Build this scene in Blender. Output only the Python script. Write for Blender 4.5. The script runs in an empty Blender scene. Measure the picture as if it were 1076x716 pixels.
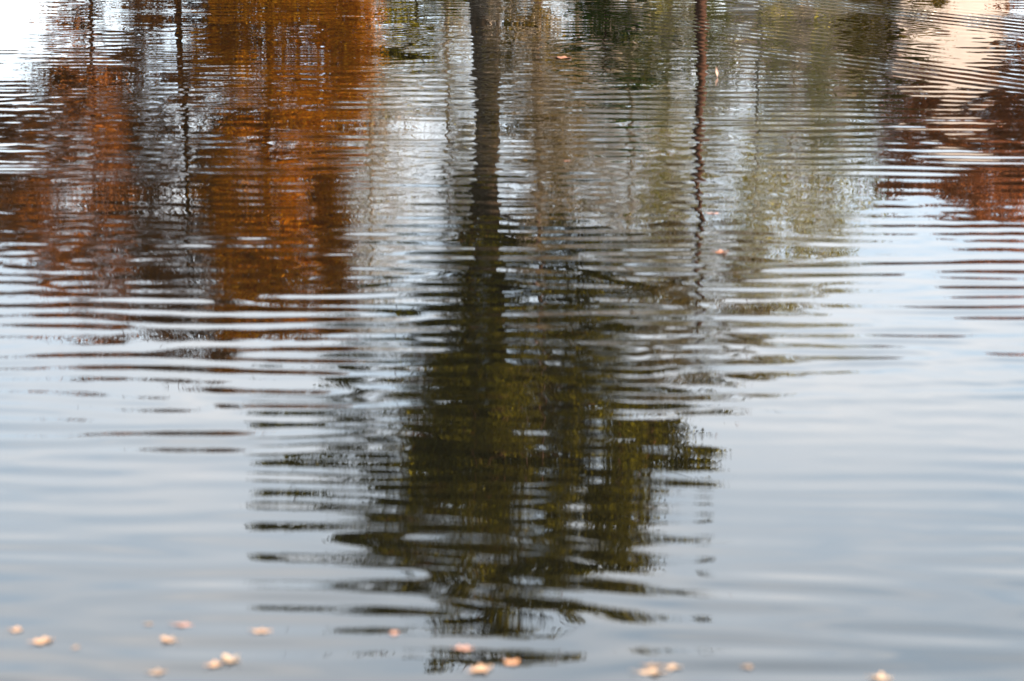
# An autumn pond seen from a low bank: rippled water mirroring the trees of the far shore,
# with a few fallen leaves afloat.  +Y looks across the pond, z = 0 is the water level, metres.
import bpy, math, random
import numpy as np
from mathutils import Vector

random.seed(11)
rng = np.random.default_rng(11)
R = math.radians
scene = bpy.context.scene
col = scene.collection

# ------------------------------------------------------------------ helpers
def mesh_from(name, verts, faces, mat=None, smooth=True, parent=None, mat_index=None):
    """verts: (n,3) array, faces: (m,k) array or list of arrays with the same k each."""
    me = bpy.data.meshes.new(name)
    verts = np.asarray(verts, dtype=np.float32)
    blocks = faces if isinstance(faces, list) else [faces]
    blocks = [np.asarray(b, dtype=np.int32) for b in blocks if len(b)]
    nl = sum(b.size for b in blocks)
    nf = sum(len(b) for b in blocks)
    me.vertices.add(len(verts))
    me.vertices.foreach_set("co", verts.ravel())
    me.loops.add(nl)
    me.loops.foreach_set("vertex_index", np.concatenate([b.ravel() for b in blocks]))
    me.polygons.add(nf)
    tot = np.concatenate([np.full(len(b), b.shape[1], dtype=np.int32) for b in blocks])
    start = np.concatenate([[0], np.cumsum(tot)[:-1]]).astype(np.int32)
    me.polygons.foreach_set("loop_start", start)
    me.polygons.foreach_set("use_smooth", np.full(nf, smooth, dtype=bool))
    me.update(calc_edges=True)
    if mat:
        me.materials.append(mat)
    o = bpy.data.objects.new(name, me)
    col.objects.link(o)
    if parent:
        o.parent = parent
    return o

def tag(o, label=None, cat=None, group=None, kind=None):
    if label: o["label"] = label
    if cat: o["category"] = cat
    if group: o["group"] = group
    if kind: o["kind"] = kind
    return o

def empty(name, loc, rz=0.0):
    o = bpy.data.objects.new(name, None)
    o.location = loc
    o.rotation_euler.z = rz
    o.empty_display_size = 0.3
    col.objects.link(o)
    return o

class MB:
    """collects simple shapes into one mesh"""
    def __init__(self):
        self.v, self.f4, self.f3, self.n = [], [], [], 0
    def add(self, v, f4=None, f3=None):
        v = np.asarray(v, float)
        if f4 is not None and len(f4): self.f4.append(np.asarray(f4) + self.n)
        if f3 is not None and len(f3): self.f3.append(np.asarray(f3) + self.n)
        self.v.append(v); self.n += len(v)
    def box(self, x0, x1, y0, y1, z0, z1):
        v = [(x, y, z) for x in (x0, x1) for y in (y0, y1) for z in (z0, z1)]
        self.add(v, [(0,1,3,2),(4,6,7,5),(0,4,5,1),(2,3,7,6),(0,2,6,4),(1,5,7,3)])
    def tube(self, pts, radii, sides=8):
        pts = np.asarray(pts, float); m = len(pts)
        t = np.gradient(pts, axis=0)
        t /= np.linalg.norm(t, axis=1)[:, None] + 1e-9
        ref = np.array([0.3, 1, 0.1]) if abs(t[0, 2]) > 0.7 else np.array([0, 0, 1.0])
        u = np.cross(t, ref); u /= np.linalg.norm(u, axis=1)[:, None] + 1e-9
        w = np.cross(t, u)
        a = np.arange(sides) * 2 * math.pi / sides
        ring = pts[:, None, :] + np.asarray(radii)[:, None, None] * (
            np.cos(a)[None, :, None] * u[:, None, :] + np.sin(a)[None, :, None] * w[:, None, :])
        i = np.arange(m - 1)[:, None] * sides
        j = np.arange(sides)[None, :]; k = (j + 1) % sides
        f = np.stack([i + j, i + k, i + sides + k, i + sides + j], -1).reshape(-1, 4)
        self.add(ring.reshape(-1, 3), f)
    def build(self, name, mat, parent=None, smooth=True):
        v = np.concatenate(self.v)
        blocks = []
        if self.f4: blocks.append(np.concatenate(self.f4))
        if self.f3: blocks.append(np.concatenate(self.f3))
        return mesh_from(name, v, blocks, mat, smooth, parent)

# ------------------------------------------------------------------ materials
def new_mat(name):
    m = bpy.data.materials.new(name); m.use_nodes = True
    nt = m.node_tree; nt.nodes.clear()
    out = nt.nodes.new("ShaderNodeOutputMaterial")
    return m, nt, out

def noise_mat(name, c1, c2, scale, rough=0.9, detail=5, bump=0.0, stretch=(1, 1, 1)):
    m, nt, out = new_mat(name)
    tc = nt.nodes.new("ShaderNodeTexCoord")
    mp = nt.nodes.new("ShaderNodeMapping"); mp.inputs["Scale"].default_value = stretch
    nz = nt.nodes.new("ShaderNodeTexNoise"); nz.inputs["Scale"].default_value = scale
    nz.inputs["Detail"].default_value = detail
    cr = nt.nodes.new("ShaderNodeValToRGB")
    cr.color_ramp.elements[0].position = 0.35; cr.color_ramp.elements[0].color = (*c1, 1)
    cr.color_ramp.elements[1].position = 0.68; cr.color_ramp.elements[1].color = (*c2, 1)
    bs = nt.nodes.new("ShaderNodeBsdfPrincipled")
    bs.inputs["Roughness"].default_value = rough
    if rough > 0.8: bs.inputs["Specular IOR Level"].default_value = 0.1
    L = nt.links.new
    L(tc.outputs["Object"], mp.inputs["Vector"]); L(mp.outputs["Vector"], nz.inputs["Vector"])
    L(nz.outputs["Fac"], cr.inputs["Fac"]); L(cr.outputs["Color"], bs.inputs["Base Color"])
    if bump:
        b = nt.nodes.new("ShaderNodeBump"); b.inputs["Strength"].default_value = bump
        b.inputs["Distance"].default_value = 0.03
        L(nz.outputs["Fac"], b.inputs["Height"]); L(b.outputs["Normal"], bs.inputs["Normal"])
    L(bs.outputs["BSDF"], out.inputs["Surface"])
    return m

def leaf_mat(name, colors, translucency=0.35):
    """foliage whose colour varies from leaf to leaf"""
    m, nt, out = new_mat(name)
    g = nt.nodes.new("ShaderNodeNewGeometry")
    cr = nt.nodes.new("ShaderNodeValToRGB")
    el = cr.color_ramp.elements
    while len(el) < len(colors): el.new(0.5)
    for i, c in enumerate(colors):
        el[i].position = i / (len(colors) - 1); el[i].color = (*c, 1)
    d = nt.nodes.new("ShaderNodeBsdfDiffuse")
    t = nt.nodes.new("ShaderNodeBsdfTranslucent")
    mx = nt.nodes.new("ShaderNodeMixShader"); mx.inputs["Fac"].default_value = translucency
    L = nt.links.new
    L(g.outputs["Random Per Island"], cr.inputs["Fac"])
    L(cr.outputs["Color"], d.inputs["Color"]); L(cr.outputs["Color"], t.inputs["Color"])
    L(d.outputs[0], mx.inputs[1]); L(t.outputs[0], mx.inputs[2]); L(mx.outputs[0], out.inputs["Surface"])
    return m

M = {
    "bark_dark": noise_mat("dark_bark", (0.014, 0.010, 0.007), (0.046, 0.032, 0.022), 9, bump=0.6, stretch=(1, 1, 0.22)),
    "bark_red": noise_mat("reddish_bark", (0.016, 0.008, 0.006), (0.050, 0.022, 0.014), 9, bump=0.5, stretch=(1, 1, 0.3)),
    "bark_pale": noise_mat("pale_bark", (0.030, 0.017, 0.012), (0.095, 0.050, 0.033), 12, bump=0.3, stretch=(1, 1, 0.5)),
    "twig": noise_mat("grey_twigs", (0.14, 0.12, 0.10), (0.26, 0.22, 0.18), 3),
    "twig_brown": noise_mat("brown_twigs", (0.11, 0.050, 0.028), (0.20, 0.085, 0.048), 3),
    "green": leaf_mat("dark_green_leaves", [(0.016, 0.014, 0.005), (0.080, 0.070, 0.008), (0.25, 0.215, 0.014)]),
    "evergreen": leaf_mat("evergreen_leaves", [(0.012, 0.028, 0.008), (0.03, 0.06, 0.012), (0.06, 0.085, 0.02)], 0.2),
    "willow": leaf_mat("grey_green_leaves", [(0.13, 0.12, 0.025), (0.22, 0.20, 0.035), (0.31, 0.28, 0.08)], 0.4),
    "orange": leaf_mat("copper_leaves", [(0.20, 0.058, 0.006), (0.48, 0.155, 0.006), (0.66, 0.30, 0.014)], 0.5),
    "rust": leaf_mat("rust_leaves", [(0.11, 0.038, 0.012), (0.20, 0.066, 0.016), (0.36, 0.135, 0.022)], 0.35),
    "red": leaf_mat("red_brown_leaves", [(0.14, 0.046, 0.022), (0.25, 0.085, 0.034), (0.40, 0.14, 0.045)], 0.35),
    "olive": leaf_mat("olive_brown_leaves", [(0.06, 0.045, 0.012), (0.11, 0.08, 0.016), (0.16, 0.10, 0.02)], 0.35),
}

# ------------------------------------------------------------------ daylight
SUN_AZ, SUN_EL = R(106), R(17)           # azimuth clockwise from +Y: low from the right
sun_dir = Vector((math.sin(SUN_AZ) * math.cos(SUN_EL), math.cos(SUN_AZ) * math.cos(SUN_EL), math.sin(SUN_EL)))
w = bpy.data.worlds.new("World"); scene.world = w; w.use_nodes = True
nt = w.node_tree; nt.nodes.clear()
L = nt.links.new
wo = nt.nodes.new("ShaderNodeOutputWorld"); bg = nt.nodes.new("ShaderNodeBackground")
sky = nt.nodes.new("ShaderNodeTexSky"); sky.sky_type = 'NISHITA'; sky.sun_disc = False
sky.sun_elevation = SUN_EL; sky.sun_rotation = SUN_AZ
sky.air_density = 1.0; sky.dust_density = 1.2; sky.ozone_density = 1.0
tc = nt.nodes.new("ShaderNodeTexCoord"); mp = nt.nodes.new("ShaderNodeMapping")
mp.inputs["Scale"].default_value = (5, 5, 16); mp.inputs["Location"].default_value = (1.3, 0.4, 0.2)
nz = nt.nodes.new("ShaderNodeTexNoise"); nz.inputs["Scale"].default_value = 1.0; nz.inputs["Detail"].default_value = 5
nz.inputs["Roughness"].default_value = 0.5
mr = nt.nodes.new("ShaderNodeMapRange"); mr.inputs["From Min"].default_value = 0.38; mr.inputs["From Max"].default_value = 0.66
mr.inputs["To Min"].default_value = 0.0; mr.inputs["To Max"].default_value = 0.55
mx = nt.nodes.new("ShaderNodeMix"); mx.data_type = 'RGBA'
VEIL, CLOUD = (6.4, 7.6, 8.8), (9.9, 9.4, 9.0)
vl = nt.nodes.new("ShaderNodeMix"); vl.data_type = 'RGBA'; vl.inputs["Factor"].default_value = 0.7; vl.inputs["B"].default_value = (*VEIL, 1)
mx.inputs["B"].default_value = (*CLOUD, 1)
L(tc.outputs["Generated"], mp.inputs["Vector"]); L(mp.outputs["Vector"], nz.inputs["Vector"])
L(nz.outputs["Fac"], mr.inputs["Value"]); L(mr.outputs["Result"], mx.inputs["Factor"])
L(sky.outputs["Color"], vl.inputs["A"]); L(vl.outputs["Result"], mx.inputs["A"]); sx = nt.nodes.new("ShaderNodeSeparateXYZ"); el = nt.nodes.new("ShaderNodeMapRange")
el.inputs["From Min"].default_value = 0.17; el.inputs["From Max"].default_value = 0.42
el.inputs["To Min"].default_value = 1.0; el.inputs["To Max"].default_value = 1.38
vm = nt.nodes.new("ShaderNodeVectorMath"); vm.operation = 'SCALE'
L(tc.outputs["Generated"], sx.inputs[0]); L(sx.outputs["Z"], el.inputs["Value"]); L(el.outputs["Result"], vm.inputs["Scale"])
L(mx.outputs["Result"], vm.inputs[0]); L(vm.outputs["Vector"], bg.inputs["Color"])
bg.inputs["Strength"].default_value = 0.06
L(bg.outputs["Background"], wo.inputs["Surface"])

sl = bpy.data.lights.new("sun", 'SUN'); sl.energy = 5.0; sl.angle = R(0.53); sl.color = (1.0, 0.78, 0.56)
so = bpy.data.objects.new("sun", sl); col.objects.link(so)
so.rotation_euler = (-sun_dir).to_track_quat('-Z', 'Y').to_euler(); so.location = (30, -20, 30)

# ------------------------------------------------------------------ ground and pond
def shore_near(x): return 3.6 + 0.5 * np.sin(x * 0.11) + 0.25 * np.sin(x * 0.43 + 1)
def shore_far(x): return 43.0 + 0.7 * np.sin(x * 0.09 + 2) + 0.3 * np.sin(x * 0.37)
def ground_h(x, y):
    d = np.minimum(np.minimum(y - shore_near(x), shore_far(x) - y), 70 - np.abs(x))   # >0 in the pond
    h = np.where(d > 0, -np.clip(d * 0.35, 0, 1.2), np.clip(-d * 0.45, 0, 0.55))
    near = np.clip((shore_near(x) - y) / 3.6, 0, 1)
    h = h + np.where((y < shore_near(x)) & (d < 0), near * 1.35, 0)
    return h + 0.04 * np.sin(x * 0.9) * np.sin(y * 0.8) * (d < -1)

def axis(lo, hi, step, far, n):
    core = np.arange(lo, hi + step, step)
    g = np.geomspace(step * 2, far, n)
    return np.concatenate([(lo - g)[::-1], core, hi + g])
gx = axis(-75, 75, 0.75, 1500, 26); gy = axis(-8, 60, 0.5, 1900, 28)
X, Y = np.meshgrid(gx, gy)
def grid_faces(ny, nx):
    i = np.arange(ny - 1)[:, None] * nx; j = np.arange(nx - 1)[None, :]
    a = i + j
    return np.stack([a, a + 1, a + nx + 1, a + nx], -1).reshape(-1, 4)
m_ground = noise_mat("grassy_ground", (0.035, 0.045, 0.014), (0.10, 0.075, 0.03), 0.9, detail=8, bump=0.4)
g = mesh_from("ground", np.stack([X, Y, ground_h(X, Y)], -1).reshape(-1, 3), grid_faces(len(gy), len(gx)), m_ground)
tag(g, "grassy bank and pond bed littered with autumn leaves", kind="structure")

# water: one sheet with real ripples, finely divided in front of the camera
NR, NS, NO = 1700, 760, 40
row = 1.0 / np.linspace(1 / 6.2, 1 / 34.0, NR)
row = np.concatenate([np.linspace(2.2, row[0], 30)[:-1], row, np.geomspace(34.0, 44.5, 60)[1:]])
s = np.linspace(-1, 1, NS)
half = 1.5 + 0.235 * row
xc = half[:, None] * s[None, :]
out = np.geomspace(0.05, 1, NO)
xr = half[:, None] + (72 - half[:, None]) * out[None, :]
X = np.concatenate([-xr[:, ::-1], xc, xr], 1); Y = np.repeat(row[:, None], X.shape[1], 1)
dy = np.gradient(row)[:, None]; dx = np.gradient(X, axis=1)
Xf, Yf = X.astype(np.float32), Y.astype(np.float32)
H = np.zeros_like(Xf)

def patches(n, lam, seed):
    r = np.random.default_rng(seed); f = np.zeros_like(Xf)
    for _ in range(n):
        l = lam * math.exp(r.normal(0, 0.4)); a = r.uniform(0, 2 * math.pi)
        f += np.sin((np.cos(a) * Xf * 0.45 + np.sin(a) * Yf) * (2 * math.pi / l) + r.uniform(0, 6.28))
    return f / math.sqrt(n / 2)

def waves(n, lam, lsig, spread, slope_deg, seed, amp=None, heading=90.0):
    """n wave trains; slope_deg is the rms surface slope of the whole group"""
    global H
    r = np.random.default_rng(seed)
    acc = np.zeros_like(Xf)
    sl_ = math.tan(R(slope_deg)) * math.sqrt(2.0 / n)
    for _ in range(n):
        l = lam * math.exp(r.normal(0, lsig)); th = R(heading + r.normal(0, spread))
        kx, ky = 2 * math.pi / l * math.cos(th), 2 * math.pi / l * math.sin(th)
        fade = np.clip((l / abs(math.sin(th)) / dy - 2.2) / 2.0, 0, 1) * np.clip((l / max(abs(math.cos(th)), 1e-3) / dx - 2.2) / 2.0, 0, 1)
        acc += (sl_ * l / (2 * math.pi)) * np.sin(kx * Xf + ky * Yf + r.uniform(0, 6.28)) * fade.astype(np.float32)
    H += acc if amp is None else acc * amp

near = np.clip((Yf - 9) / 12, 0, 1)                       # calmer water close to the bank
pA = np.clip(0.80 + 0.40 * patches(9, 4.0, 3), 0.25, 1.7)
pB = np.clip(0.7 + 0.5 * patches(9, 3.0, 4), 0.05, 1.8)
across = ((Xf - 4.3) * 1.2 + (Yf - 24.7)) / 1.56
along = np.exp(-((Xf - 4.6) / 3.0) ** 4)
wake = np.clip((np.exp(-(across / 0.95) ** 2) + 0.8 * np.exp(-((across - 3.4) / 0.8) ** 2)) * along, 0, 1)
pA = pA * (1 - 0.5 * wake); pB = pB * (1 - 0.9 * wake)
waves(12, 1.7, 0.35, 12, 0.15, 21)
waves(30, 0.285, 0.15, 6, 0.84, 22, pA * (1.15 - 0.30 * near) + 0.55 * np.clip((11.5 - Yf) / 2, 0, 1))
waves(34, 0.24, 0.28, 14, 0.36, 23, pB * (0.40 + 0.80 * near))
waves(30, 0.26, 0.25, 42, 0.42, 26, pB * (0.12 + 0.88 * near))
waves(30, 0.14, 0.3, 36, 0.32, 24, pB * (0.08 + 0.92 * near))
# a train of wake rings crossing the upper right
waves(4, 0.25, 0.03, 1.6, 3.2, 25, wake, heading=44)
m_water, nt, outn = new_mat("pond_water")
bs = nt.nodes.new("ShaderNodeBsdfPrincipled")
bs.inputs["Base Color"].default_value = (0.0022, 0.0022, 0.0014, 1)
bs.inputs["Roughness"].default_value = 0.006
bs.inputs["IOR"].default_value = 1.333
nt.links.new(bs.outputs["BSDF"], outn.inputs["Surface"])
wt = mesh_from("water", np.stack([X, Y, H], -1).reshape(-1, 3), grid_faces(*X.shape), m_water)
tag(wt, "dark rippled pond water mirroring autumn trees and pale sky", kind="structure")

# ------------------------------------------------------------------ trees
def wobble_path(p0, p1, n, amt, r):
    t = np.linspace(0, 1, n)[:, None]
    p = np.asarray(p0)[None] * (1 - t) + np.asarray(p1)[None] * t
    off = np.cumsum(r.normal(0, amt, (n, 3)), 0); off -= off[0] + (off[-1] - off[0]) * t
    return p + off

def leaf_cloud(centers, radii, counts, size, r, droop=0.0, flat=1.0, squash=0.75):
    """small folded leaves filling clumps; returns verts, quads"""
    n = int(np.sum(counts))
    idx = np.repeat(np.arange(len(centers)), counts)
    d = r.normal(0, 1, (n, 3)); d /= np.linalg.norm(d, axis=1)[:, None]
    rad = radii[idx] * r.uniform(0.15, 1.0, n) ** 0.6 * (1 + 0.25 * r.normal(0, 1, n))
    c = centers[idx] + d * rad[:, None] * np.array([1, 1, squash])
    c[:, 2] -= droop * r.uniform(0, 1, n) ** 2
    a = r.normal(0, 1, (n, 3)) * np.array([1, 1, flat]); a[:, 2] -= droop * 1.5
    a /= np.linalg.norm(a, axis=1)[:, None]
    b = np.cross(a, r.normal(0, 1, (n, 3))); b /= np.linalg.norm(b, axis=1)[:, None] + 1e-9
    nrm = np.cross(a, b)
    L_ = size * np.exp(r.normal(0, 0.25, n))[:, None]; W_ = L_ * 0.30
    v = np.stack([c - a * L_ * .5, c + b * W_ - a * L_ * .05 + nrm * L_ * .07, c + a * L_ * .5, c - b * W_ - a * L_ * .05 + nrm * L_ * .07], 1)
    f = np.arange(n * 4).reshape(n, 4)
    return v.reshape(-1, 3), f

def prof(profile, z):
    p = np.asarray(profile)
    return np.interp(z, p[:, 0], p[:, 1]), np.interp(z, p[:, 0], p[:, 2])      # centre x offset, half width

def tree(name, loc, label, profile, leaf, bark, r0, top, seed, clumps=90, clump_r=(0.35, 0.8), leaves=420, size=0.09,
         limbs=14, fork=None, droop=0.0, lean=0.0, squash=0.75, twigs=0, cat="tree", group=None, limb_low=0.25, twig_mat=None, depth=0.9, extra=()):
    """profile: rows of (height, centre offset, half width); the crown fills it with leaf clumps on limbs"""
    r = np.random.default_rng(seed)
    root = empty(name, loc)
    tag(root, label, cat, group)
    tb = MB()
    zs = np.linspace(-0.3, top * 0.93, 14)
    px = np.cumsum(r.normal(0, 0.035, 14)) * (top / 10); px -= px[0]
    px = px + lean * (np.clip(zs, 0, None) / top)
    py = np.cumsum(r.normal(0, 0.03, 14)); py -= py[0]
    tp = np.stack([px, py, zs], 1)
    tr = r0 * (1 - 0.86 * np.clip(zs / (top * 0.93), 0, 1) ** 0.9); tr[0] *= 1.5; tr[1] *= 1.08
    tb.tube(tp, tr, 10)
    if fork:
        z0, x1, z1, fr = fork
        b0 = [np.interp(z0, zs, px), 0, z0]
        tb.tube(wobble_path(b0, (x1, 0.1, z1), 9, 0.05, r), np.linspace(fr, fr * 0.3, 9), 8)
    zlo, zhi = profile[0][0], profile[-1][0]
    # clump centres inside the profile
    cs, cr_ = [], []
    hwmax = max(p[2] for p in profile)
    while len(cs) < clumps:
        z = r.uniform(zlo, zhi); cx, hw = prof(profile, z)
        if r.uniform() > (hw / hwmax) ** 1.3: continue
        a = r.uniform(0, 2 * math.pi); q = hw * r.uniform(0, 1) ** 0.45
        cs.append((cx + q * math.cos(a), q * math.sin(a) * depth, z)); cr_.append(r.uniform(*clump_r) * (0.55 + 0.45 * hw / hwmax))
    for e in extra: cs.append(e[:3]); cr_.append(e[3])
    cs, cr_ = np.array(cs), np.array(cr_)
    # limbs to a share of the clumps, sub-branches to the rest
    lb = MB(); ends = []
    order = r.permutation(len(cs))
    for k in order[:limbs]:
        c = cs[k]; rad = math.hypot(c[0] - np.interp(c[2], zs, px), c[1])
        z0 = max(top * limb_low * 0.6, min(c[2] - 0.55 * rad - 0.2, top * 0.9)) + r.uniform(-0.2, 0.2)
        b0 = np.array([np.interp(z0, zs, px), np.interp(z0, zs, py), z0])
        rr = np.interp(z0, zs, tr) * r.uniform(0.35, 0.5)
        pth = wobble_path(b0, c, 8, 0.06, r)
        pth[:, 2] += 0.12 * rad * np.sin(np.linspace(0, math.pi, 8))
        tb.tube(pth, np.linspace(rr, rr * 0.22, 8), 6); ends.append(pth)
    if ends:
        allp = np.concatenate([e[2:] for e in ends])
        for k in order[limbs:]:
            c = cs[k]; i = int(np.argmin(((allp - c) ** 2).sum(1)))
            tb.tube(wobble_path(allp[i], c, 5, 0.05, r), np.linspace(0.028, 0.009, 5) * (r0 / 0.2) ** 0.5, 4)
    tb.build("trunk", bark, root)
    if leaves:
        cnt = np.maximum((leaves * (cr_ / cr_.mean()) ** 2 * r.uniform(0.5, 1.5, len(cr_))).astype(int), 20)
        v, f = leaf_cloud(cs, cr_, cnt, size, r, droop=droop, squash=squash)
        mesh_from("crown", v, f, leaf, False, root)
    if twigs:
        tw = MB()
        for _ in range(twigs):
            k = r.integers(len(cs)); c = cs[k]
            d = r.normal(0, 1, 3); d[2] = abs(d[2]) * 0.8 - droop; d /= np.linalg.norm(d)
            ln = cr_[k] * r.uniform(0.8, 2.0)
            p0 = c + r.normal(0, 0.4, 3) * cr_[k]
            pth = wobble_path(p0, p0 + d * ln, 4, 0.04, r)
            tw.tube(pth, [0.014, 0.011, 0.008, 0.004], 3)
        tw.build("twigs", twig_mat or M["twig"], root)
    return root

def gz(x, y): return float(ground_h(np.array(x), np.array(y)))
def at(x, y): return (x, y, gz(x, y))

# the tall tree in the middle
tree("tall_tree", at(-0.42, 45), "tall dark green tree with a forked trunk, tallest reflection in the pond",
     [(5.0, 0.1, 1.2), (6.2, 0.4, 2.1), (7.6, 0.3, 2.9), (8.8, 0.3, 3.2), (9.8, 0.2, 3.2), (10.6, 0.2, 3.1), (12.0, 0.15, 3.0), (12.8, 0.1, 2.5), (13.6, 0.0, 1.9), (14.3, 0.0, 1.3), (14.7, 0.1, 0.5)],
     M["green"], M["bark_dark"], 0.33, 13.9, 101, clumps=275, clump_r=(0.28, 0.66), leaves=460, size=0.10, limbs=40,
     fork=(3.6, -0.62, 9.5, 0.15), twigs=700, twig_mat=M["twig_brown"], limb_low=0.45, squash=0.55, depth=0.5,
     extra=[(-4.4, .2, 10.0, .45), (-4.0, -.2, 10.1, .5), (-3.6, -.3, 10.0, .55), (-3.1, .3, 9.9, .55), (-4.4, 0, 10.5, .3), (-3.7, .1, 10.6, .4), (-3.1, .1, 10.7, .45),
            (3.8, 0, 9.9, .5), (4.2, .3, 10.1, .4), (3.5, -.2, 10.3, .5), (3.4, .3, 9.4, .5), (4.6, 0, 8.6, .4), (4.0, .4, 8.5, .5), (4.2, 0, 11.2, .2), (4.9, 0, 7.6, .4)])
tree("slender_tree", at(0.34, 43.8), "slender brown tree standing just right of the tall dark green tree",
     [(7.5, 0.1, 0.5), (9.0, 0.15, 0.9), (10.6, 0.1, 0.4)], M["green"], M["bark_pale"], 0.10, 10.8, 102, clumps=16, clump_r=(0.25, 0.5),
     leaves=70, limbs=6, lean=0.12)
tree("twiggy_shrub", at(0.35, 43.75), "brown twiggy shrub at the foot of the slender brown tree",
     [(0.4, 0, 0.5), (2.0, 0, 0.8), (4.2, 0.1, 0.9), (5.6, 0.1, 0.4)], M["olive"], M["twig"], 0.03, 5.2, 113, clumps=60, clump_r=(0.25, 0.5),
     leaves=110, limbs=12, twigs=1100, twig_mat=M["twig"], limb_low=0.1, cat="shrub")
# the autumn trees on the left
G = "autumn trees on the left of the far bank"
tree("copper_tree", at(-4.6, 46), "dense bright copper orange tree left of the tall dark green tree",
     [(0.9, 0.3, 1.5), (2.8, 0.3, 1.6), (3.8, 0.05, 1.35), (6, 0.1, 1.4), (7.2, 0.3, 1.4), (8.0, 0.3, 0.7)],
     M["orange"], M["bark_red"], 0.11, 7.6, 103, clumps=190, clump_r=(0.3, 0.6), leaves=450, size=0.085, limbs=20, limb_low=0.1, group=G)
tree("rust_tree", at(-6.5, 47), "loose rust brown tree with dark limbs between copper and dull red trees",
     [(0.8, 0.0, 1.0), (3.5, 0, 1.35), (5.5, 0.1, 1.5), (7.2, 0, 1.5), (8.2, 0.1, 1.1), (8.9, 0.2, 0.4)],
     M["rust"], M["bark_red"], 0.09, 8.6, 104, clumps=120, clump_r=(0.3, 0.6), leaves=250, size=0.085, limbs=18, twigs=1600, twig_mat=M["twig_brown"], limb_low=0.15, group=G)
tree("dull_red_tree", at(-8.1, 46), "open dull red brown tree at the left side of the autumn trees",
     [(0.9, 0, 0.5), (2.6, -0.2, 0.9), (4.2, -0.5, 1.6), (5.8, -0.4, 1.6), (7.0, -0.3, 1.2), (8.1, -0.2, 0.5)],
     M["rust"], M["bark_red"], 0.05, 7.7, 105, clumps=115, clump_r=(0.3, 0.6), leaves=240, size=0.085, limbs=16, twigs=1500, twig_mat=M["twig_brown"], group=G)
tree("dull_red_tree", at(-10.9, 47.5), "full dark red brown tree beyond the left edge of the picture",
     [(3.2, 0.2, 1.0), (4.6, 0.2, 1.7), (5.8, 0, 1.5), (6.6, 0, 0.6)],
     M["red"], M["bark_dark"], 0.13, 6.4, 106, clumps=100, clump_r=(0.3, 0.6), leaves=260, size=0.085, limbs=14, group=G)
# grey green willow on the right, red trees beyond it
tree("willow", at(4.9, 47.5), "grey green drooping willow on the right of the far bank",
     [(1.3, -0.2, 2.2), (3.5, 0.0, 2.5), (5, -0.1, 2.6), (6.8, -0.4, 2.5), (8.0, -0.6, 2.0), (8.8, -0.8, 0.8)],
     M["willow"], M["twig"], 0.045, 8.2, 107, clumps=100, clump_r=(0.3, 0.6), leaves=175, size=0.085, limbs=20, droop=0.9, squash=0.9, twigs=1600)
tree("red_trunk_tree", at(3.42, 44.2), "thin tree with a red brown trunk in front of the willow",
     [(5.6, 0, 0.7), (6.8, 0.1, 1.3), (8, 0, 1.1), (8.8, 0, 0.4)], M["olive"], M["bark_red"], 0.13, 8.6, 108, clumps=34, clump_r=(0.25, 0.5),
     leaves=150, limbs=10, limb_low=0.5, twigs=250)
tree("red_tree", at(10.6, 46.5), "broad dark red brown tree at the right end of the far bank",
     [(0.8, -0.1, 1.0), (2.8, -0.1, 1.05), (3.5, -1.0, 2.6), (4.4, -1.1, 2.7), (5.1, -0.7, 2.0), (5.8, -0.4, 1.0)],
     M["red"], M["bark_dark"], 0.16, 5.5, 109, clumps=160, clump_r=(0.3, 0.6), leaves=300, size=0.085, limbs=18, limb_low=0.1, twigs=500, twig_mat=M["twig_brown"])
tree("olive_shrub", at(7.3, 46.8), "olive brown shrub between the willow and the red brown tree",
     [(0.4, 0, 0.6), (1.6, 0, 0.9), (2.8, 0, 0.8), (3.4, 0, 0.3)], M["olive"], M["bark_dark"], 0.07, 3.2, 110, clumps=36, clump_r=(0.25, 0.45),
     leaves=220, limbs=8, cat="shrub")
tree("evergreen_shrub", at(1.8, 47.4), "dark evergreen shrub with level boughs right of the tall trunk",
     [(0.5, 0, 0.9), (1.8, 0, 1.2), (2.9, 0.2, 1.2), (3.8, 0.3, 0.7), (4.3, 0.2, 0.2)], M["evergreen"], M["bark_dark"], 0.04, 4.0, 111, clumps=48,
     clump_r=(0.3, 0.55), leaves=230, limbs=10, squash=0.3, cat="shrub")
tree("evergreen_shrub", at(-1.9, 47.6), "low evergreen shrub with level boughs left of the tall trunk",
     [(0.4, 0, 0.8), (1.6, 0, 1.0), (2.6, 0, 0.7), (3.1, 0, 0.2)], M["green"], M["bark_dark"], 0.04, 2.9, 112, clumps=26,
     clump_r=(0.3, 0.5), leaves=150, limbs=8, squash=0.3, cat="shrub")
# bare trees farther back
for i, (x, y, h, hw, lab) in enumerate([
        (-1.6, 58, 9.2, 1.5, "bare grey tree behind the tall dark green tree"),
        (1.6, 61, 9.0, 1.7, "bare grey tree behind the evergreen shrub"),
        (4.2, 64, 9.5, 2.0, "bare grey tree behind the red brown trunk"),
        (-3.4, 56, 10.0, 1.4, "bare grey tree between the copper tree and the tall dark green tree"),
        (2.9, 57, 10.4, 1.6, "bare grey tree between the slender tree and the red brown trunk"),
        (7.6, 62, 8.6, 1.8, "bare grey tree behind the willow")]):
    tree("bare_tree", at(x, y), lab, [(1.2, 0, hw * .6), (h * .45, 0, hw), (h * .8, 0, hw * .8), (h, 0, hw * .2)], M["willow"], M["twig"], 0.10, h, 120 + i,
         clumps=80, clump_r=(0.35, 0.7), leaves=30, limbs=24, twigs=2200, limb_low=0.15, group="bare trees behind the far bank")

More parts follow.
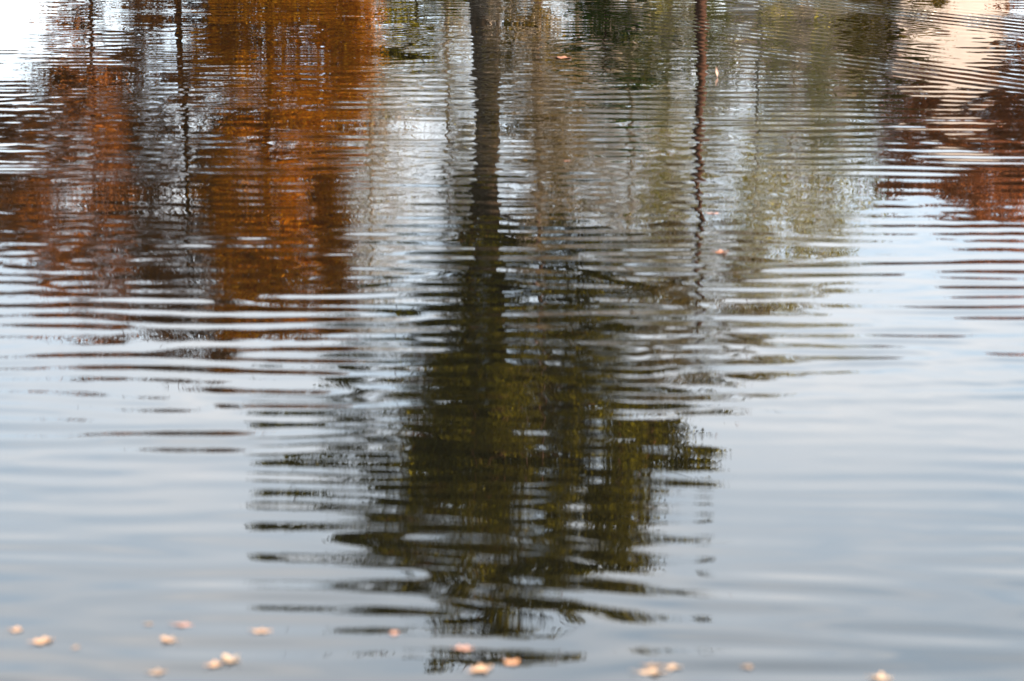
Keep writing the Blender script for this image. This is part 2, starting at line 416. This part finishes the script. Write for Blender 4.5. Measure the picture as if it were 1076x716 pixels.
# ------------------------------------------------------------------ the house behind the red tree
m_wall = noise_mat("cream_render", (0.200, 0.182, 0.180), (0.235, 0.214, 0.210), 1.2, rough=0.85)
m_roof = noise_mat("dark_tiles", (0.10, 0.06, 0.045), (0.18, 0.10, 0.07), 4, rough=0.8)
m_frame = noise_mat("white_paint", (0.70, 0.69, 0.66), (0.78, 0.77, 0.74), 3, rough=0.5)
m_glass, nt, outn = new_mat("window_glass")
b_ = nt.nodes.new("ShaderNodeBsdfPrincipled"); b_.inputs["Base Color"].default_value = (0.02, 0.025, 0.03, 1); b_.inputs["Roughness"].default_value = 0.05
nt.links.new(b_.outputs[0], outn.inputs[0])
m_door = noise_mat("brown_door", (0.09, 0.05, 0.03), (0.13, 0.075, 0.045), 4, rough=0.6)
house = empty("house", at(13.8, 75), R(40))
tag(house, "cream gabled house lit by low sun behind the red brown tree", "house")
HW, EA, RI, DP = 2.6, 5.9, 8.4, 7.5
def pent(y): return [(-HW, y, -0.4), (HW, y, -0.4), (HW, y, EA), (0, y, RI), (-HW, y, EA)]
mb = MB()
mb.add(pent(0) + pent(DP), [(0, 5, 6, 1), (1, 6, 7, 2), (2, 7, 8, 3), (3, 8, 9, 4), (4, 9, 5, 0), (0, 1, 2, 4), (6, 5, 9, 7)], [(2, 3, 4), (8, 7, 9)])
mb.build("wall", m_wall, house, False)
mb = MB()
for sx in (-1, 1):
    e = Vector((sx * (HW + 0.35), 0, EA - 0.33)); p = Vector((0, 0, RI + 0.003)); n = Vector((sx * 2.5, 0, 2.6)).normalized() * 0.16
    v = [(q.x, y, q.z) for y in (-0.3, DP + 0.3) for q in (e, p, p + Vector((0, 0, 0.22)), e + n)]
    v = [(a, b, c + 0.012) for a, b, c in v]
    mb.add(v, [(0, 1, 2, 3), (7, 6, 5, 4), (0, 4, 5, 1), (1, 5, 6, 2), (2, 6, 7, 3), (3, 7, 4, 0)])
roof = mb.build("roof", m_roof, house, False)
mb = MB(); mb.box(0.7, 1.25, 4.8, 5.4, 7.2, 9.3); mb.box(0.64, 1.31, 4.74, 5.46, 9.303, 9.42)
mb.build("chimney", m_roof, roof, False)
for cx, z0, ww, hh in [(-1.35, 0.9, 1.0, 1.3), (1.35, 0.9, 1.0, 1.3)]:
    mb = MB(); t = 0.07
    mb.box(cx - ww/2, cx + ww/2, -0.05, 0.02, z0, z0 + t); mb.box(cx - ww/2, cx + ww/2, -0.05, 0.02, z0 + hh - t, z0 + hh)
    mb.box(cx - ww/2, cx - ww/2 + t, -0.05, 0.02, z0 + t + .002, z0 + hh - t - .002); mb.box(cx + ww/2 - t, cx + ww/2, -0.05, 0.02, z0 + t + .002, z0 + hh - t - .002)
    mb.box(cx - 0.025, cx + 0.025, -0.045, 0.02, z0 + t + .002, z0 + hh - t - .002)
    wn = mb.build("window", m_frame, house, False)
    mb = MB(); mb.box(cx - ww/2 + t, cx + ww/2 - t, -0.012, 0.015, z0 + t, z0 + hh - t); mb.build("pane", m_glass, wn, False)
    mb = MB(); mb.box(cx - ww/2 - .08, cx + ww/2 + .08, -0.14, 0.02, z0 - 0.08, z0 - 0.003); mb.build("sill", m_frame, wn, False)
mb = MB(); mb.box(-0.45, 0.45, -0.05, 0.02, 0.02, 2.1); dr = mb.build("door", m_door, house, False)
mb = MB(); mb.tube([(0.33, -0.05, 1.0), (0.33, -0.11, 1.0)], [0.02, 0.03], 8); mb.build("handle", m_frame, dr)

# ------------------------------------------------------------------ fallen leaves afloat
def float_mat(name, c1, c2):
    m, nt, out = new_mat(name)
    tc = nt.nodes.new("ShaderNodeTexCoord")
    nz = nt.nodes.new("ShaderNodeTexNoise"); nz.inputs["Scale"].default_value = 22; nz.inputs["Detail"].default_value = 6
    cr = nt.nodes.new("ShaderNodeValToRGB")
    cr.color_ramp.elements[0].position = 0.35; cr.color_ramp.elements[0].color = (*c1, 1)
    cr.color_ramp.elements[1].position = 0.62; cr.color_ramp.elements[1].color = (*c2, 1)
    p = nt.nodes.new("ShaderNodeBsdfPrincipled"); p.inputs["Roughness"].default_value = 0.55
    t = nt.nodes.new("ShaderNodeBsdfTranslucent"); mx = nt.nodes.new("ShaderNodeMixShader"); mx.inputs[0].default_value = 0.25
    L = nt.links.new
    L(tc.outputs["Object"], nz.inputs["Vector"]); L(nz.outputs["Fac"], cr.inputs["Fac"])
    L(cr.outputs["Color"], p.inputs["Base Color"]); L(cr.outputs["Color"], t.inputs["Color"])
    L(p.outputs[0], mx.inputs[1]); L(t.outputs[0], mx.inputs[2]); L(mx.outputs[0], out.inputs["Surface"])
    return m
FM = {"peach": float_mat("peach_leaf", (0.24, 0.14, 0.075), (0.35, 0.215, 0.125)),
      "pale": float_mat("pale_cream_leaf", (0.25, 0.165, 0.10), (0.34, 0.235, 0.15)),
      "tan": float_mat("tan_leaf", (0.14, 0.09, 0.055), (0.22, 0.145, 0.09)),
      "orange": float_mat("orange_leaf", (0.30, 0.14, 0.06), (0.40, 0.21, 0.11)),
      "dull": float_mat("dull_salmon_leaf", (0.06, 0.025, 0.016), (0.10, 0.042, 0.028)),
      "far": float_mat("wet_orange_leaf", (0.13, 0.045, 0.018), (0.22, 0.085, 0.035)),
      "pink": float_mat("pink_brown_leaf", (0.25, 0.125, 0.085), (0.34, 0.185, 0.13))}

def water_level(x, y):
    i = int(np.argmin(np.abs(row - y))); j = int(np.argmin(np.abs(X[i] - x)))
    return float(H[i, j])

def floating_leaf(x, y, length, width, curl, rz, mat, label, seed, tilt=0.0, stalk=True):
    """an oval toothed leaf lying on the water: blade with a raised rim and a fold along the midrib, and a thin stalk"""
    r = np.random.default_rng(seed)
    nu, nv = 15, 9
    u = np.linspace(0, 1, nu); v = np.linspace(-1, 1, nv)
    U, V = np.meshgrid(u, v, indexing="ij")
    wid = np.sin(np.clip(U, 0.02, 0.985) ** (0.6 + 0.7 * r.uniform()) * math.pi) ** 0.9 * (1 + 0.06 * np.sin(U * 40 + seed) + np.where(V > 0, 0.55, 0.40) * np.sin(U * (11 + 4 * r.uniform()) + seed + V)) * 0.5
    lx = (U - 0.5) * length + 0.10 * length * np.sin(V * 1.7 + seed) * U
    ly = V * wid * width
    lz = curl * length * (0.30 * V ** 2 * wid * 2 + 0.25 * (2 * U - 1) ** 2) + 0.03 * length * np.sin(U * 7 + seed) * V
    lz = lz - lz.min() + 0.0008
    P = np.stack([lx, ly, lz], -1).reshape(-1, 3)
    th = 0.0006
    Q = P.copy(); Q[:, 2] -= th
    top = grid_faces(nu, nv); bot = top[:, ::-1] + nu * nv
    ring = [i * nv for i in range(nu)] + [(nu - 1) * nv + j for j in range(1, nv)] + [i * nv + nv - 1 for i in range(nu - 2, -1, -1)] + [j for j in range(nv - 2, 0, -1)]
    side = np.array([(ring[k], ring[(k + 1) % len(ring)], ring[(k + 1) % len(ring)] + nu * nv, ring[k] + nu * nv) for k in range(len(ring))])
    o = mesh_from("fallen_leaf", np.concatenate([P, Q]), np.concatenate([top, bot, side]), mat, True)
    o.location = (x, y, water_level(x, y) + 0.001 + (0.5 * math.sin(abs(tilt)) * width if tilt else 0))
    o.rotation_euler = (tilt, 0, rz)
    tag(o, label, "leaf", "fallen leaves afloat on the pond")
    if stalk:
        mb = MB(); e = np.array([-0.5 * length, 0, float(lz[0, nv // 2])])
        mb.tube([e, e + (-0.16 * length, 0.03 * length, 0.006), e + (-0.3 * length, 0.09 * length, 0.003)], [0.0016, 0.0012, 0.001], 5)
        mb.build("stalk", mat, o)
    return o

LEAVES = [
    (-2.000, 9.111, .045, .050, .20, 0.3, "peach", "small round peach leaf nearest the left edge of the water"),
    (-1.868, 8.988, .080, .060, .22, 0.5, "peach", "bright peach leaf with a pointed underside, second from the left edge"),
    (-1.728, 8.928, .028, .035, .10, 1.0, "tan", "tiny faint tan leaf just right of the pointed peach leaf"),
    (-1.474, 9.179, .028, .030, .05, 0.2, "tan", "faint brownish speck of a leaf above the bright round-ended peach leaf"),
    (-1.337, 9.169, .070, .040, .08, 0.0, "pink", "flat dull pink leaf farthest from the camera in the lower left group"),
    (-1.372, 9.003, .064, .060, .24, 2.8, "peach", "bright rounded peach leaf directly below the flat dull pink leaf"),
    (-1.106, 8.799, .078, .080, .28, 2.5, "pale", "largest pale peach leaf, overlapping a smaller leaf at its left"),
    (-1.152, 8.745, .062, .052, .18, 0.6, "peach", "smaller golden leaf touching the left side of the largest pale peach leaf"),
    (-1.369, 8.674, .060, .060, .05, 0.2, "tan", "dull tan half sunken leaf at the bottom edge, left of the leaf pair"),
    (-1.007, 9.096, .066, .050, .10, 0.1, "peach", "flat peach leaf alone between the lower left group and the dark reflection"),
    (-0.473, 9.075, .038, .042, .15, 1.5, "pink", "small pinkish leaf just under a thin dark band of reflection"),
    (-0.188, 8.913, .066, .056, .22, 0.2, "pink", "pink orange leaf lying on the lowest dark band of reflection"),
    (-0.118, 8.695, .086, .075, .25, 0.75, "peach", "bright peach leaf with a pale tail at the bottom centre"),
    (0.000, 8.765, .060, .058, .15, -0.5, "orange", "orange pink leaf just right of the tailed peach leaf"),
    (0.540, 8.668, .105, .052, .10, 0.0, "pale", "long flat pale cream leaf in front of a tan leaf, lower right of centre"),
    (0.548, 8.735, .064, .046, .12, 0.1, "tan", "tan leaf half hidden behind the long flat cream leaf"),
    (0.623, 8.722, .046, .064, .22, 1.2, "pale", "small round cream leaf at the right end of the long flat leaf"),
    (0.915, 8.727, .038, .045, .15, 0.3, "tan", "small tan leaf alone right of the cream leaf cluster"),
    (1.416, 8.615, .074, .070, .20, 0.1, "pale", "pale cream leaf cut by the bottom edge, farthest right of the near leaves"),
    (0.548, 25.59, .165, .15, .04, 0.0, "far", "wide flat orange leaf far out, right of the tall trunk reflection"),
    (1.431, 16.08, .090, .080, .35, 0.3, "far", "curled salmon leaf beside the thin trunk reflection in mid water"),
    (0.453, 19.52, .045, .045, .15, 0.3, "far", "tiny bright orange leaf between the two trunk reflections"),
    (1.479, 17.40, .075, .050, .10, 0.1, "pink", "small peach leaf touching the thin trunk reflection above the salmon leaf"),
]
for i, (x, y, l, wd, cu, rz, m, lab) in enumerate(LEAVES):
    floating_leaf(x, y, l * 1.05, wd * 0.80, cu, rz, FM[m], lab, 300 + i)
floating_leaf(2.068, 24.22, .035, .095, .10, 0.5, FM["dull"], "upright salmon leaf standing on its edge right of the thin trunk reflection", 360, tilt=1.35)

# ------------------------------------------------------------------ camera
cd = bpy.data.cameras.new("camera"); cam = bpy.data.objects.new("camera", cd); col.objects.link(cam)
cam.location = (0, 0, 3.6); cam.rotation_euler = (R(90 - 14.7), 0, 0)
cd.sensor_width = 36; cd.lens = 18 / math.tan(R(12)); cd.clip_end = 5000; cd.clip_start = 0.1
cd.dof.use_dof = True; cd.dof.focus_distance = 33; cd.dof.aperture_fstop = 1.9
scene.camera = cam

vs = scene.view_settings
vs.view_transform = 'Standard'; vs.look = 'None'; vs.exposure = 2.85; vs.gamma = 1
scene.cycles.max_bounces = 8
scene.cycles.sample_clamp_indirect = 12
